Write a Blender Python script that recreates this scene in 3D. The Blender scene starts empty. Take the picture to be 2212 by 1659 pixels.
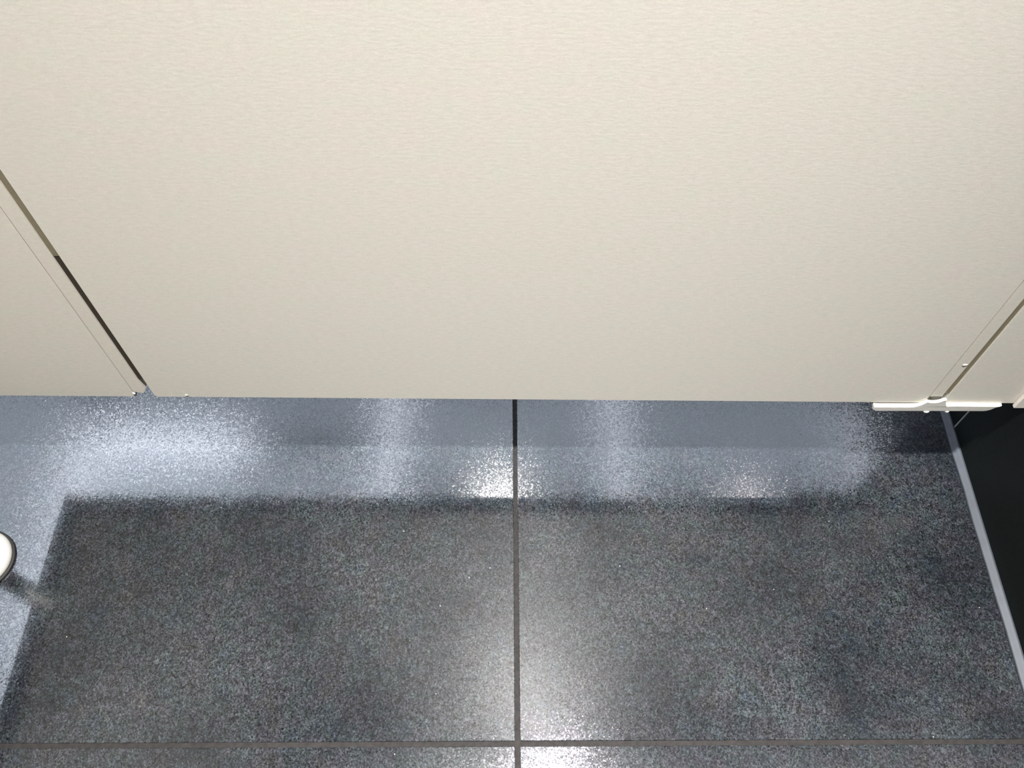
import bpy, bmesh, math, random
from mathutils import Vector, Matrix

scene = bpy.context.scene
COL = scene.collection
R = math.radians

# ---------------------------------------------------------------- camera
W, H, F = 2212, 1659, 1850.0
PITCH, YAW, ROLL = R(58.245), R(0.056), R(0.353)
cp, sp, cy, sy = math.cos(PITCH), math.sin(PITCH), math.cos(YAW), math.sin(YAW)
fwd = Vector((sy * cp, cy * cp, -sp))
right = Vector((cy, -sy, 0))
up = right.cross(fwd)
r_ = right * math.cos(ROLL) + up * math.sin(ROLL)
u_ = -right * math.sin(ROLL) + up * math.cos(ROLL)
cam_data = bpy.data.cameras.new('camera')
cam = bpy.data.objects.new('camera', cam_data)
COL.objects.link(cam)
m = Matrix((r_, u_, -fwd)).transposed().to_4x4()
m.translation = Vector((0, 0, 0.804))
cam.matrix_world = m
cam_data.sensor_width = 36.0
cam_data.lens = F / W * 36.0
cam_data.clip_start = 0.01
scene.camera = cam

# ---------------------------------------------------------------- light, world, exposure
world = bpy.data.worlds.new('world')
scene.world = world
world.use_nodes = True
world.node_tree.nodes['Background'].inputs[0].default_value = (0.6, 0.65, 0.75, 1)
world.node_tree.nodes['Background'].inputs[1].default_value = 0.05
vs = scene.view_settings
vs.view_transform = 'Standard'
vs.look = 'None'
vs.exposure = 0.0
vs.gamma = 1.0
vs.use_curve_mapping = False
scene.cycles.caustics_reflective = False
scene.cycles.caustics_refractive = False

WARM = (1.0, 0.975, 0.945)
COOL = (0.74, 0.85, 1.0)
STALL_W = 25.0          # downlight over the cubicle
DOOR_W = 2.8            # downlight over the door head
CORR_W = 2.3            # corridor downlights
LINE_E = 68.0           # corridor light lines
PANEL_E = (6.6, 4.4, 3.9)   # corridor ceiling panels

# ---------------------------------------------------------------- materials
def new_mat(name):
    mt = bpy.data.materials.new(name)
    mt.use_nodes = True
    nt = mt.node_tree
    return mt, nt, nt.nodes['Principled BSDF']

def node(nt, typ, **kw):
    n = nt.nodes.new(typ)
    for k, v in kw.items():
        setattr(n, k, v)
    return n

def ramp(nt, stops, interp='LINEAR'):
    n = nt.nodes.new('ShaderNodeValToRGB')
    e = n.color_ramp.elements
    n.color_ramp.interpolation = interp
    e[0].position, e[0].color = stops[0][0], (*stops[0][1], 1)
    e[1].position, e[1].color = stops[-1][0], (*stops[-1][1], 1)
    for p, c in stops[1:-1]:
        q = e.new(p)
        q.color = (*c, 1)
    return n

def pos(nt, scale=(1, 1, 1)):
    g = node(nt, 'ShaderNodeNewGeometry')
    mp = node(nt, 'ShaderNodeMapping')
    mp.inputs['Scale'].default_value = scale
    nt.links.new(g.outputs['Position'], mp.inputs['Vector'])
    return mp.outputs['Vector']

def noise(nt, vec, scale, detail=2, rough=0.5):
    n = node(nt, 'ShaderNodeTexNoise')
    n.inputs['Scale'].default_value = scale
    n.inputs['Detail'].default_value = detail
    n.inputs['Roughness'].default_value = rough
    nt.links.new(vec, n.inputs['Vector'])
    return n

def plain(name, col, rough=0.5, metal=0.0, var=0.06, scale=60.0, bump=0.0):
    mt, nt, b = new_mat(name)
    v = pos(nt)
    n = noise(nt, v, scale, 3)
    lo = tuple(c * (1 - var) for c in col)
    hi = tuple(min(1, c * (1 + var)) for c in col)
    rp = ramp(nt, [(0.3, lo), (0.7, hi)])
    nt.links.new(n.outputs['Fac'], rp.inputs['Fac'])
    nt.links.new(rp.outputs['Color'], b.inputs['Base Color'])
    b.inputs['Roughness'].default_value = rough
    b.inputs['Metallic'].default_value = metal
    if bump:
        bp = node(nt, 'ShaderNodeBump')
        bp.inputs['Strength'].default_value = bump
        bp.inputs['Distance'].default_value = 0.001
        nt.links.new(n.outputs['Fac'], bp.inputs['Height'])
        nt.links.new(bp.outputs['Normal'], b.inputs['Normal'])
    return mt

def mix(nt, mode, fac, a, b):
    n = node(nt, 'ShaderNodeMix', data_type='RGBA', blend_type=mode)
    if isinstance(fac, float):
        n.inputs[0].default_value = fac
    else:
        nt.links.new(fac, n.inputs[0])
    for i, x in ((6, a), (7, b)):
        if isinstance(x, tuple):
            n.inputs[i].default_value = (*x, 1)
        else:
            nt.links.new(x, n.inputs[i])
    return n.outputs[2]

def laminate_mat(name, col):
    """cream laminate: fine lengthwise fibre, faint pink / green cast, tiny relief"""
    mt, nt, b = new_mat(name)
    g1 = noise(nt, pos(nt, (1, 1, 3.2)), 170, 3, 0.6)
    g2 = noise(nt, pos(nt, (1, 1, 1.6)), 42, 3, 0.55)
    g3 = noise(nt, pos(nt, (1, 1, 1.5)), 700, 1, 0.5)
    r1 = ramp(nt, [(0.25, (0.93, 0.93, 0.93)), (0.75, (1.05, 1.05, 1.05))])
    nt.links.new(g1.outputs['Fac'], r1.inputs['Fac'])
    r2 = ramp(nt, [(0.32, (0.975, 1.0, 0.975)), (0.68, (1.01, 0.985, 0.985))])
    nt.links.new(g2.outputs['Fac'], r2.inputs['Fac'])
    r3 = ramp(nt, [(0.2, (0.955, 0.955, 0.955)), (0.8, (1.045, 1.045, 1.045))])
    nt.links.new(g3.outputs['Fac'], r3.inputs['Fac'])
    c = mix(nt, 'MULTIPLY', 1.0, col, r1.outputs['Color'])
    c = mix(nt, 'MULTIPLY', 1.0, c, r2.outputs['Color'])
    c = mix(nt, 'MULTIPLY', 1.0, c, r3.outputs['Color'])
    nt.links.new(c, b.inputs['Base Color'])
    b.inputs['Roughness'].default_value = 0.58
    b.inputs['Specular IOR Level'].default_value = 0.08
    bp = node(nt, 'ShaderNodeBump')
    bp.inputs['Strength'].default_value = 0.06
    bp.inputs['Distance'].default_value = 0.0006
    nt.links.new(g1.outputs['Fac'], bp.inputs['Height'])
    nt.links.new(bp.outputs['Normal'], b.inputs['Normal'])
    return mt

def floor_tile_mat():
    """slate-grey speckled porcelain with a fine glittering grain"""
    mt, nt, b = new_mat('slate_grey_speckled_porcelain')
    v = pos(nt)
    grains = []
    for gs in (1100, 700):
        gv = node(nt, 'ShaderNodeTexVoronoi')
        gv.inputs['Scale'].default_value = gs
        nt.links.new(v, gv.inputs['Vector'])
        gsep = node(nt, 'ShaderNodeSeparateColor')
        nt.links.new(gv.outputs['Color'], gsep.inputs[0])
        grains.append(gsep.outputs[1])
    fine = node(nt, 'ShaderNodeMix')
    fine.inputs[0].default_value = 0.5
    nt.links.new(grains[0], fine.inputs[2])
    nt.links.new(grains[1], fine.inputs[3])
    mid = noise(nt, v, 120, 3, 0.65)
    cloud = noise(nt, v, 9, 4, 0.55)
    hue = noise(nt, v, 40, 3, 0.6)
    rf = ramp(nt, [(0.08, (0.06, 0.06, 0.06)), (0.36, (0.60, 0.60, 0.62)), (0.64, (1.22, 1.21, 1.19)), (0.95, (2.6, 2.55, 2.45))])
    nt.links.new(fine.outputs[0], rf.inputs['Fac'])
    rm = ramp(nt, [(0.30, (0.72, 0.72, 0.72)), (0.70, (1.28, 1.28, 1.28))])
    nt.links.new(mid.outputs['Fac'], rm.inputs['Fac'])
    rc = ramp(nt, [(0.34, (0.58, 0.60, 0.64)), (0.66, (1.40, 1.38, 1.32))])
    nt.links.new(cloud.outputs['Fac'], rc.inputs['Fac'])
    rh = ramp(nt, [(0.34, (0.88, 0.99, 1.12)), (0.45, (0.94, 1.05, 1.0)), (0.55, (1.02, 0.97, 1.08)), (0.66, (1.06, 1.0, 0.96))])
    nt.links.new(hue.outputs['Fac'], rh.inputs['Fac'])
    c = mix(nt, 'MULTIPLY', 1.0, (0.0162, 0.0180, 0.0206), rf.outputs['Color'])
    c = mix(nt, 'MULTIPLY', 1.0, c, rm.outputs['Color'])
    c = mix(nt, 'MULTIPLY', 1.0, c, rc.outputs['Color'])
    c = mix(nt, 'MULTIPLY', 1.0, c, rh.outputs['Color'])
    nt.links.new(c, b.inputs['Base Color'])
    # sparse pale flecks: isolated glints painted into the base colour
    vo = node(nt, 'ShaderNodeTexVoronoi')
    vo.inputs['Scale'].default_value = 150
    nt.links.new(v, vo.inputs['Vector'])
    sep = node(nt, 'ShaderNodeSeparateColor')
    nt.links.new(vo.outputs['Color'], sep.inputs[0])
    g1 = node(nt, 'ShaderNodeMath', operation='GREATER_THAN')
    g1.inputs[1].default_value = 0.985
    nt.links.new(sep.outputs[0], g1.inputs[0])
    g2 = node(nt, 'ShaderNodeMath', operation='LESS_THAN')
    g2.inputs[1].default_value = 0.10
    nt.links.new(vo.outputs['Distance'], g2.inputs[0])
    g3 = node(nt, 'ShaderNodeMath', operation='MULTIPLY')
    nt.links.new(g1.outputs[0], g3.inputs[0])
    nt.links.new(g2.outputs[0], g3.inputs[1])
    c = mix(nt, 'MIX', g3.outputs[0], c, (0.18, 0.18, 0.185))
    nt.links.new(c, b.inputs['Base Color'])
    b.inputs['IOR'].default_value = 1.58
    b.inputs['Roughness'].default_value = 0.12
    # glitter: every grain of the glaze is a tiny facet with its own tilt
    fv = node(nt, 'ShaderNodeTexVoronoi')
    fv.inputs['Scale'].default_value = 1000
    nt.links.new(v, fv.inputs['Vector'])
    sub = node(nt, 'ShaderNodeVectorMath', operation='SUBTRACT')
    sub.inputs[1].default_value = (0.5, 0.5, 0.5)
    nt.links.new(fv.outputs['Color'], sub.inputs[0])
    ab = node(nt, 'ShaderNodeVectorMath', operation='ABSOLUTE')
    nt.links.new(sub.outputs[0], ab.inputs[0])
    sq = node(nt, 'ShaderNodeVectorMath', operation='MULTIPLY')
    nt.links.new(sub.outputs[0], sq.inputs[0])
    nt.links.new(ab.outputs[0], sq.inputs[1])
    sc = node(nt, 'ShaderNodeVectorMath', operation='SCALE')
    sc.inputs['Scale'].default_value = 0.11
    nt.links.new(sq.outputs[0], sc.inputs[0])
    gm = node(nt, 'ShaderNodeNewGeometry')
    ad = node(nt, 'ShaderNodeVectorMath', operation='ADD')
    nt.links.new(gm.outputs['Normal'], ad.inputs[0])
    nt.links.new(sc.outputs[0], ad.inputs[1])
    nz = node(nt, 'ShaderNodeVectorMath', operation='NORMALIZE')
    nt.links.new(ad.outputs[0], nz.inputs[0])
    nt.links.new(nz.outputs[0], b.inputs['Normal'])
    return mt

def emit_mat(name, col, e):
    mt, nt, b = new_mat(name)
    b.inputs['Base Color'].default_value = (0.8, 0.8, 0.8, 1)
    b.inputs['Emission Color'].default_value = (*col, 1)
    b.inputs['Emission Strength'].default_value = e
    return mt

M = {}
M['laminate'] = laminate_mat('cream_laminate', (0.71, 0.68, 0.62))
M['edging'] = laminate_mat('cream_edging', (0.70, 0.665, 0.60))
M['channel'] = laminate_mat('pale_cream_channel', (0.78, 0.75, 0.69))
M['rubber'] = plain('dark_brown_rubber', (0.030, 0.022, 0.012), 0.6, bump=0.2, scale=300)
M['stop'] = plain('shaded_beige_stop', (0.21, 0.18, 0.12), 0.6, scale=200)  # beige stop, with the shade of the gap put into its colour
M['hinge'] = plain('ivory_plastic', (0.74, 0.72, 0.67), 0.35, var=0.03, scale=150, bump=0.1)
M['seam'] = plain('brown_seam_shade', (0.30, 0.26, 0.19), 0.7, scale=300)  # shade of the groove beside the edging, painted as a dark colour
M['chip'] = plain('white_chip', (0.9, 0.88, 0.82), 0.4, scale=400)
M['tile'] = floor_tile_mat()
M['grout'] = plain('dark_grey_grout', (0.018, 0.0165, 0.016), 0.85, var=0.25, scale=220, bump=0.5)
M['walltile'] = plain('black_wall_tile', (0.004, 0.0055, 0.005), 0.5, var=0.5, scale=500)
M['walltile'].node_tree.nodes['Principled BSDF'].inputs['Specular IOR Level'].default_value = 0.15
M['grout'].node_tree.nodes['Principled BSDF'].inputs['Specular IOR Level'].default_value = 0.15
M['wallgrout'] = plain('grey_wall_grout', (0.22, 0.22, 0.21), 0.8, scale=200)
M['sealant'] = plain('blue_grey_sealant', (0.029, 0.035, 0.045), 0.6, var=0.12, scale=90, bump=0.2)
M['foot'] = plain('white_plastic', (0.42, 0.41, 0.385), 0.4, var=0.02, scale=120)
M['gasket'] = plain('dark_gasket', (0.010, 0.009, 0.007), 0.7, scale=300)
M['wall'] = plain('pale_grey_paint', (0.55, 0.56, 0.58), 0.7, scale=30)
M['ceil'] = plain('white_ceiling_paint', (0.80, 0.81, 0.83), 0.8, scale=30)
M['fixture'] = plain('white_fixture', (0.8, 0.8, 0.8), 0.4, scale=50)
M['lens'] = emit_mat('downlight_lens', (1, 0.95, 0.88), 4.0)

# ---------------------------------------------------------------- mesh helpers
def link(name, bm, mat, parent=None, smooth=False):
    bmesh.ops.recalc_face_normals(bm, faces=bm.faces)
    me = bpy.data.meshes.new(name)
    bm.to_mesh(me)
    bm.free()
    if smooth:
        for p in me.polygons:
            p.use_smooth = True
    me.materials.append(mat)
    o = bpy.data.objects.new(name, me)
    COL.objects.link(o)
    if parent:
        o.parent = parent
        o.matrix_parent_inverse = parent.matrix_basis.inverted()
    return o

def box_bm(x0, x1, y0, y1, z0, z1, bev=0.0, seg=2):
    bm = bmesh.new()
    bmesh.ops.create_cube(bm, size=1)
    for v in bm.verts:
        v.co = Vector((x0 + (v.co.x + .5) * (x1 - x0), y0 + (v.co.y + .5) * (y1 - y0), z0 + (v.co.z + .5) * (z1 - z0)))
    if bev:
        bmesh.ops.bevel(bm, geom=list(bm.edges), offset=bev, segments=seg, profile=0.6, affect='EDGES')
    return bm

def prism_bm(pts, y0, y1, bev=0.0, seg=2):
    """outline in XZ, run along Y"""
    bm = bmesh.new()
    a = [bm.verts.new((x, y0, z)) for x, z in pts]
    b = [bm.verts.new((x, y1, z)) for x, z in pts]
    bm.faces.new(a)
    bm.faces.new(b[::-1])
    n = len(pts)
    for i in range(n):
        bm.faces.new((a[i], b[i], b[(i + 1) % n], a[(i + 1) % n]))
    bmesh.ops.recalc_face_normals(bm, faces=bm.faces)
    if bev:
        ed = [e for e in bm.edges if abs(e.verts[0].co.y - e.verts[1].co.y) < 1e-7]
        bmesh.ops.bevel(bm, geom=ed, offset=bev, segments=seg, profile=0.5, affect='EDGES')
    return bm

def arc(cx, cz, r, a0, a1, n=6):
    return [(cx + r * math.cos(R(a0 + (a1 - a0) * i / n)), cz + r * math.sin(R(a0 + (a1 - a0) * i / n))) for i in range(n + 1)]

def lathe_bm(prof, cx, cy_, n=48):
    bm = bmesh.new()
    rings = []
    for r, z in prof:
        if r < 1e-6:
            rings.append([bm.verts.new((cx, cy_, z))])
        else:
            rings.append([bm.verts.new((cx + r * math.cos(2 * math.pi * i / n), cy_ + r * math.sin(2 * math.pi * i / n), z)) for i in range(n)])
    for p, q in zip(rings, rings[1:]):
        for i in range(n):
            j = (i + 1) % n
            if len(p) == 1 and len(q) == 1:
                continue
            if len(p) == 1:
                bm.faces.new((p[0], q[i], q[j]))
            elif len(q) == 1:
                bm.faces.new((p[i], q[0], p[j]))
            else:
                bm.faces.new((p[i], q[i], q[j], p[j]))
    return bm

def struct(o):
    o['kind'] = 'structure'
    return o

def thing(name, label, cat, loc, group=None):
    o = bpy.data.objects.new(name, None)
    o.empty_display_size = 0.05
    o.location = loc
    COL.objects.link(o)
    o['label'] = label
    o['category'] = cat
    if group:
        o['group'] = group
    return o

# ---------------------------------------------------------------- room shell
X0, X1, Y0, Y1, ZC = -3.3, 2.9, -1.25, 2.7, 2.6
XW = 0.4735           # tiled dividing wall, face towards the cubicle
YE = 0.50             # its end, just past the door
floor = struct(link('floor', box_bm(X0, X1, Y0, Y1, -0.06, -0.0012), M['grout']))
struct(link('ceiling', box_bm(X0, X1, Y0, Y1, ZC, ZC + 0.08), M['ceil']))
struct(link('wall_far', box_bm(X0 - .1, X1 + .1, Y1, Y1 + .1, -0.06, ZC + .08), M['wall']))
struct(link('wall_back', box_bm(X0 - .1, X1 + .1, Y0 - .1, Y0, -0.06, ZC + .08), M['wall']))
struct(link('wall_left', box_bm(X0 - .1, X0, Y0, Y1, -0.06, ZC + .08), M['wall']))
struct(link('wall_outer', box_bm(X1, X1 + .1, Y0, Y1, -0.06, ZC + .08), M['wall']))

# floor tiles, 600 mm, laid half a degree off the door
T, G = 0.600, 0.0042
PSI = 0.009
gx, gy = 0.0069, 0.127
tile_bm = box_bm(-T / 2 + G / 2, T / 2 - G / 2, -T / 2 + G / 2, T / 2 - G / 2, -0.0100, 0.0, 0.0006, 2)
first = None
rot = Matrix.Rotation(PSI, 4, 'Z')
for i in range(-5, 4):
    for j in range(-3, 5):
        loc = rot @ Vector(((i + .5) * T, (j - .5) * T, 0)) + Vector((gx, gy, 0))
        if not (X0 + .3 < loc.x < X1 - .3 and Y0 + .3 < loc.y < Y1 - .3):
            continue
        if first is None:
            t = link('tile', tile_bm, M['tile'], floor)
            first = t
        else:
            t = first.copy()
            COL.objects.link(t)
        t.location = loc
        t.rotation_euler = (0, 0, PSI)

# dividing wall with black tiles
wall_r = struct(link('wall_right', box_bm(XW + 0.0006, XW + 0.12, Y0, YE, 0.0, ZC), M['wallgrout']))
wt = None
WTW, WTH, WG = 0.600, 0.30, 0.0022
wt_bm = box_bm(0, 0.0055, -WTW / 2 + WG / 2, WTW / 2 - WG / 2, WG / 2, WTH - WG / 2, 0.0006, 1)
for row in range(8):
    for k in range(3):
        yc = 0.4452 - WTW / 2 - k * WTW
        if yc - WTW / 2 < Y0:
            continue
        if wt is None:
            t = wt = link('tile', wt_bm, M['walltile'], wall_r)
        else:
            t = wt.copy()
            COL.objects.link(t)
        t.location = (XW, yc, row * WTH)
nar_bm = box_bm(0, 0.0055, 0.4452 + WG / 2, YE, WG / 2, WTH - WG / 2, 0.0006, 1)
nt_ = link('tile', nar_bm, M['walltile'], wall_r)
nt_.location = (XW, 0, 0)
for row in range(1, 8):
    t = nt_.copy()
    COL.objects.link(t)
    t.location = (XW, 0, row * WTH)

# sealant bead along the foot of the dividing wall (hollow fillet, slightly wavy)
random.seed(4)
bm = bmesh.new()
rings = []
NS = 150
for i in range(NS + 1):
    y = Y0 + 0.01 + (YE - Y0 - 0.01) * i / NS
    wv = 0.0098 + 0.0005 * math.sin(i * 0.71) * math.sin(i * 0.23 + 1) + random.uniform(-.0002, .0002)
    prof = [(XW - wv, 0.0002), (XW - wv * .75, 0.0009), (XW - wv * .45, 0.0016), (XW - wv * .2, 0.0022), (XW - 0.0002, 0.0030), (XW - 0.0002, 0.0002)]
    rings.append([bm.verts.new((x, y, z)) for x, z in prof])
for p, q in zip(rings, rings[1:]):
    for k in range(6):
        bm.faces.new((p[k], q[k], q[(k + 1) % 6], p[(k + 1) % 6]))
bm.faces.new(rings[0])
bm.faces.new(rings[-1][::-1])
struct(link('trim_1', bm, M['sealant'], smooth=True))

# ---------------------------------------------------------------- cubicle front
YD, TH, HB, DZ, TOP = 0.400, 0.020, 0.1310, 0.0046, 2.05
def zb(x, extra=0.0):          # lower edge of the whole front, a touch out of level
    return HB - DZ * x + extra

def blob_bm(cx, cy_, cz, sx, sy_, sz, seed):
    rnd = random.Random(seed)
    b = bmesh.new()
    bmesh.ops.create_icosphere(b, subdivisions=2, radius=1)
    for v in b.verts:
        k = rnd.uniform(.75, 1.1)
        v.co = Vector((cx + v.co.x * sx * k, cy_ + v.co.y * sy_ * k, cz + v.co.z * sz * k))
    return b

# door
door = thing('cubicle_door', 'wide cream laminate toilet cubicle door filling the upper half', 'door', (0.03, YD + TH / 2, HB))
xl, xg0, xg1, xr = -0.3250, 0.3782, 0.3787, 0.3897
pts = [(xl, TOP)] + [(x, z) for x, z in arc(xl + .0035, zb(xl) + .0035, .0035, 180, 270, 5)] + [(xg0, zb(xg0)), (xg0, TOP)]
link('panel', prism_bm(pts, YD, YD + TH, 0.00015), M['laminate'], door)
link('edging', prism_bm([(xg1, TOP), (xg1, zb(xg1, .0112)), (xr, zb(xr, .0112)), (xr, TOP)], YD, YD + TH, 0.00015), M['edging'], door)
o = link('chip', blob_bm(-0.2953, YD, 0.1359, .0015, .0008, .0007, 3), M['chip'], door, True)
o['label'] = 'tiny white chip near the bottom edge'
o = link('chip', blob_bm(0.3868, YD, 0.1921, .0024, .0004, .0020, 5), M['chip'], door, True)
o['label'] = 'small white chip on the edging strip'

link('seam_shade', box_bm(xg0 + .00002, xg1 - .00002, YD + .0001, YD + .008, zb(xg0, .0112), TOP), M['seam'], door)  # dark strip filling the groove, painted shade

# left post panel
pl = thing('cubicle_pilaster', 'cream laminate side panel left of the door beside the dark gap', 'panel', (-0.43, YD + TH / 2, HB))
a0, a1, e0, e1 = -0.5285, -0.3424, -0.3419, -0.3305
link('panel', prism_bm([(a0, TOP), (a0, zb(a0)), (a1, zb(a1)), (a1, TOP)], YD, YD + TH, 0.00015), M['laminate'], pl)
link('edging', prism_bm([(e0, TOP), (e0, zb(e0, .0085)), (e1 - .003, zb(e1, .0060)), (e1, zb(e1, .0105)), (e1, TOP)], YD, YD + TH, 0.00015), M['edging'], pl)
link('seam_shade', box_bm(a1 + .00002, e0 - .00002, YD + .0001, YD + .008, zb(a1, .0085), TOP), M['seam'], pl)  # painted shade in the groove, as on the door
o = link('rubber_seal', box_bm(e1 - .0005, xl - .0004, YD + .0016, YD + .012, 0.1600, 0.3268, 0.0004), M['rubber'], pl)
o['label'] = 'dark brown rubber seal in the door gap'
o = link('door_stop', box_bm(e1 - .0005, xl - .0004, YD + .0014, YD + .014, 0.3270, TOP - .01, 0.0004), M['stop'], pl)
o['label'] = 'beige stop strip, painted as shaded, in the upper gap'
o = link('chip', blob_bm(-0.3423, YD, 0.1378, .0014, .0009, .0024, 8), M['chip'], pl, True)
o['label'] = 'white chip at the lower corner'

# right post panel and wall channel
pr = thing('cubicle_pilaster', 'narrow cream laminate panel right of the door against the black wall', 'panel', (0.43, YD + TH / 2, HB))
b0, b1 = 0.3951, 0.4580
link('panel', prism_bm([(b0, TOP), (b0, zb(b0)), (b1 + .004, zb(b1)), (b1 + .004, TOP)], YD, YD + TH, 0.00015), M['laminate'], pr)
o = link('door_stop', box_bm(xr + .0003, b0 + .0005, YD + .0014, YD + .014, 0.1440, TOP - .01, 0.0004), M['stop'], pr)
o['label'] = 'beige stop strip, painted as shaded, in the gap'
chan = bmesh.new()
pf = [(0.4592, YD - .0045), (0.4732, YD - .0045), (0.4732, YD + TH + .0045), (0.4592, YD + TH + .0045),
      (0.4592, YD + TH + .0008), (0.4702, YD + TH + .0008), (0.4702, YD - .0008), (0.4592, YD - .0008)]
lo = [chan.verts.new((x, y, 0.1275)) for x, y in pf]
hi = [chan.verts.new((x, y, TOP)) for x, y in pf]
for i in range(8):
    chan.faces.new((lo[i], lo[(i + 1) % 8], hi[(i + 1) % 8], hi[i]))
chan.faces.new(lo[::-1])
chan.faces.new(hi)
bmesh.ops.recalc_face_normals(chan, faces=chan.faces)
bmesh.ops.bevel(chan, geom=list(chan.edges), offset=0.0005, segments=1, affect='EDGES')
o = link('wall_channel', chan, M['channel'], pr)
o['label'] = 'pale channel fixing the panel to the wall'

# pivot hinge under the door corner
hg = thing('pivot_hinge', 'ivory plastic pivot hinge bar under the lower right corner of the door', 'hinge', (0.39, YD, 0.119))
hx0, hx1, ht, hb = 0.3322, 0.4488, 0.1282, 0.1190
pts = [(hx0, ht - .0014)] + arc(hx0 + .0055, hb + .0050, .0055, 190, 270, 6) + arc(hx1 - .0140, hb + .0102, .0100, 270, 335, 6) + [(hx1, ht + .0006), (.41, ht + .0010), (.375, ht), (.366, ht - .0014)]
link('plate', prism_bm(pts, YD - .0034, YD + .026, 0.0011, 3), M['hinge'], hg)
col = [(0.3690, .1280)] + [(0.3690 + .0085 * t, .1280 + .0085 * t * t) for t in (.3, .6, .85, 1)] + \
      [(0.3800, .1352), (0.3840, .1347), (0.3880, .1358), (0.3915, .1392), (0.3935, .1396)] + \
      [(0.3945, .1372), (0.3957, .1335), (0.3975, .1300), (0.3992, .1284)]
link('collar', prism_bm(col + [(0.3992, .1262), (0.3690, .1262)], YD - .0034, YD - .0003, 0.0009, 2), M['hinge'], hg)
link('pivot_pin', lathe_bm([(0, .1280), (.0048, .1280), (.0048, .1395), (.0040, .1402), (0, .1402)], 0.3842, YD + .010, 24), M['hinge'], hg, True)
for sx, sr in ((0.3838, .0036), (0.4030, .0030)):
    link('screw', lathe_bm([(0, .1190), (sr, .1190), (sr, .1176), (sr * .7, .1166), (0, .1163)], sx, YD - .0008, 20), M['hinge'], hg, True)

# side partition and its foot
pa = thing('cubicle_partition', 'cream laminate side partition standing left of the cubicle', 'partition', (-0.518, -0.4, HB))
link('panel', box_bm(-0.5285, -0.5085, Y0 + .002, YD - .0005, HB + .001, TOP, 0.0008), M['laminate'], pa)
ft = thing('support_foot', 'round white support foot on the floor tile at the left', 'foot', (-0.516, 0.2905, 0.0))
FX, FY = -0.516, 0.2905
link('gasket', lathe_bm([(0, .0002), (.0316, .0002), (.0320, .0014), (.0312, .0026), (0, .0026)], FX, FY), M['gasket'], ft, True)
link('rosette', lathe_bm([(.0, .0026), (.0295, .0026), (.0300, .0040), (.0293, .0062), (.0275, .0084), (.0248, .0104), (.0215, .0118), (.0180, .0126), (.0155, .0124), (.0135, .0116), (.0118, .0122), (.0110, .0150), (0, .0150)], FX, FY), M['foot'], ft, True)
link('post', lathe_bm([(0, .0145), (.0095, .0145), (.0095, .1315), (0, .1315)], FX, FY, 32), M['foot'], ft, True)

# ---------------------------------------------------------------- ceiling lights
def downlight(x, y, watts, col, label, spread=120, rad=0.045):
    t = thing('ceiling_downlight', label, 'light', (x, y, ZC), 'round ceiling downlights')
    link('bezel', lathe_bm([(rad + .004, ZC), (rad + .022, ZC), (rad + .022, ZC - .004), (rad + .016, ZC - .007), (rad + .004, ZC - .007), (rad + .004, ZC)], x, y), M['fixture'], t, True)
    link('lens', lathe_bm([(0, ZC - .0005), (rad + .004, ZC - .0005), (rad + .004, ZC - .003), (0, ZC - .003)], x, y), M['lens'], t)
    ld = bpy.data.lights.new('downlight_lamp', 'AREA')
    ld.shape = 'DISK'
    ld.size = rad * 2
    ld.energy = watts
    ld.color = col
    ld.spread = R(spread)
    lo_ = bpy.data.objects.new('downlight_lamp', ld)
    COL.objects.link(lo_)
    lo_.location = (x, y, ZC - .0085)
    return t

downlight(0.06, 0.03, STALL_W, WARM, 'round downlight in the ceiling above the middle of the cubicle', 46)
downlight(0.16, 0.455, DOOR_W, (0.95, 0.85, 1.0), 'round downlight in the ceiling above the door head', 120)
downlight(-0.047, 1.515, CORR_W, WARM, 'round downlight over the corridor facing the door', 120, 0.035)
downlight(1.009, 1.505, CORR_W * .3, (1.0, .93, .95), 'round downlight over the corridor beyond the dividing wall', 120, 0.03)

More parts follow.
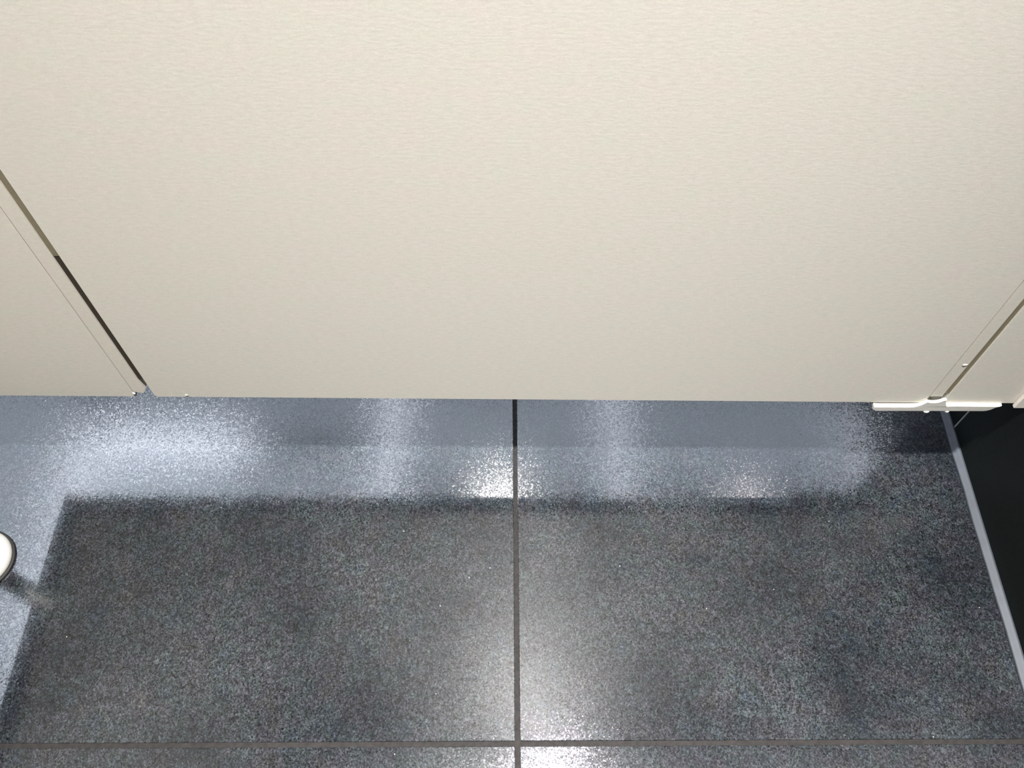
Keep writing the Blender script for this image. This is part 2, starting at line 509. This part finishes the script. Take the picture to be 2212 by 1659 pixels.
def bar_light(x0, x1, y0, y1, e, label):
    t = thing('linear_light', label, 'light', ((x0 + x1) / 2, (y0 + y1) / 2, ZC), 'ceiling light lines')
    link('housing', box_bm(x0 - .008, x1 + .008, y0 - .008, y1 + .008, ZC - .012, ZC, 0.001), M['fixture'], t)
    link('diffuser', box_bm(x0, x1, y0, y1, ZC - .015, ZC - .0118, 0.0005), emit_mat('line_diffuser', (0.82, 0.88, 1.0), e), t)

bar_light(-0.555, -0.525, 1.42, 2.20, LINE_E * .7, 'narrow light line along the corridor ceiling nearest the door middle')
bar_light(0.454, 0.484, 1.42, 2.20, LINE_E * .55, 'narrow light line along the corridor ceiling past the wall end')
bar_light(1.515, 1.545, 1.50, 2.00, LINE_E * .4, 'narrow light line along the corridor ceiling farthest right')
bar_light(-1.905, -1.875, 0.60, 1.74, LINE_E * .8, 'narrow light line along the corridor ceiling farthest left')
bar_light(-1.905, -1.155, 1.765, 1.795, LINE_E * 1.3, 'narrow light line across the corridor ceiling at the left')

def panel_light(x0, x1, y0, y1, e, label):
    t = thing('ceiling_panel_light', label, 'light', ((x0 + x1) / 2, (y0 + y1) / 2, ZC), 'luminous ceiling panels')
    link('frame', box_bm(x0, x1, y0, y1, ZC - .006, ZC, 0.001), M['fixture'], t)
    link('diffuser', box_bm(x0 + .015, x1 - .015, y0 + .015, y1 - .015, ZC - .0075, ZC - .0058), emit_mat('panel_diffuser', COOL, e), t)

PY0, PY1 = 0.75, 2.20
panel_light(-2.75, -1.93, PY0, PY1, PANEL_E[1], 'luminous ceiling panel over the corridor, leftmost')
panel_light(-1.86, -1.16, PY0, 1.745, PANEL_E[0], 'luminous ceiling panel over the corridor framed by two light lines')
panel_light(-1.86, -0.57, 1.815, PY1, PANEL_E[1], 'luminous ceiling panel over the corridor behind the cross light line')
panel_light(-1.14, -0.57, PY0, 1.745, PANEL_E[1], 'luminous ceiling panel over the corridor, left of the door')
panel_light(-0.51, 0.44, PY0, 1.465, PANEL_E[1], 'luminous ceiling panel over the corridor in front of the door, near half')
panel_light(-0.51, 0.44, 1.575, PY1, PANEL_E[1], 'luminous ceiling panel over the corridor in front of the door, far half')
panel_light(0.50, 1.50, PY0, 1.465, PANEL_E[2], 'luminous ceiling panel over the corridor past the wall, near half')
panel_light(0.50, 1.50, 1.575, PY1, PANEL_E[2], 'luminous ceiling panel over the corridor past the wall, far half')
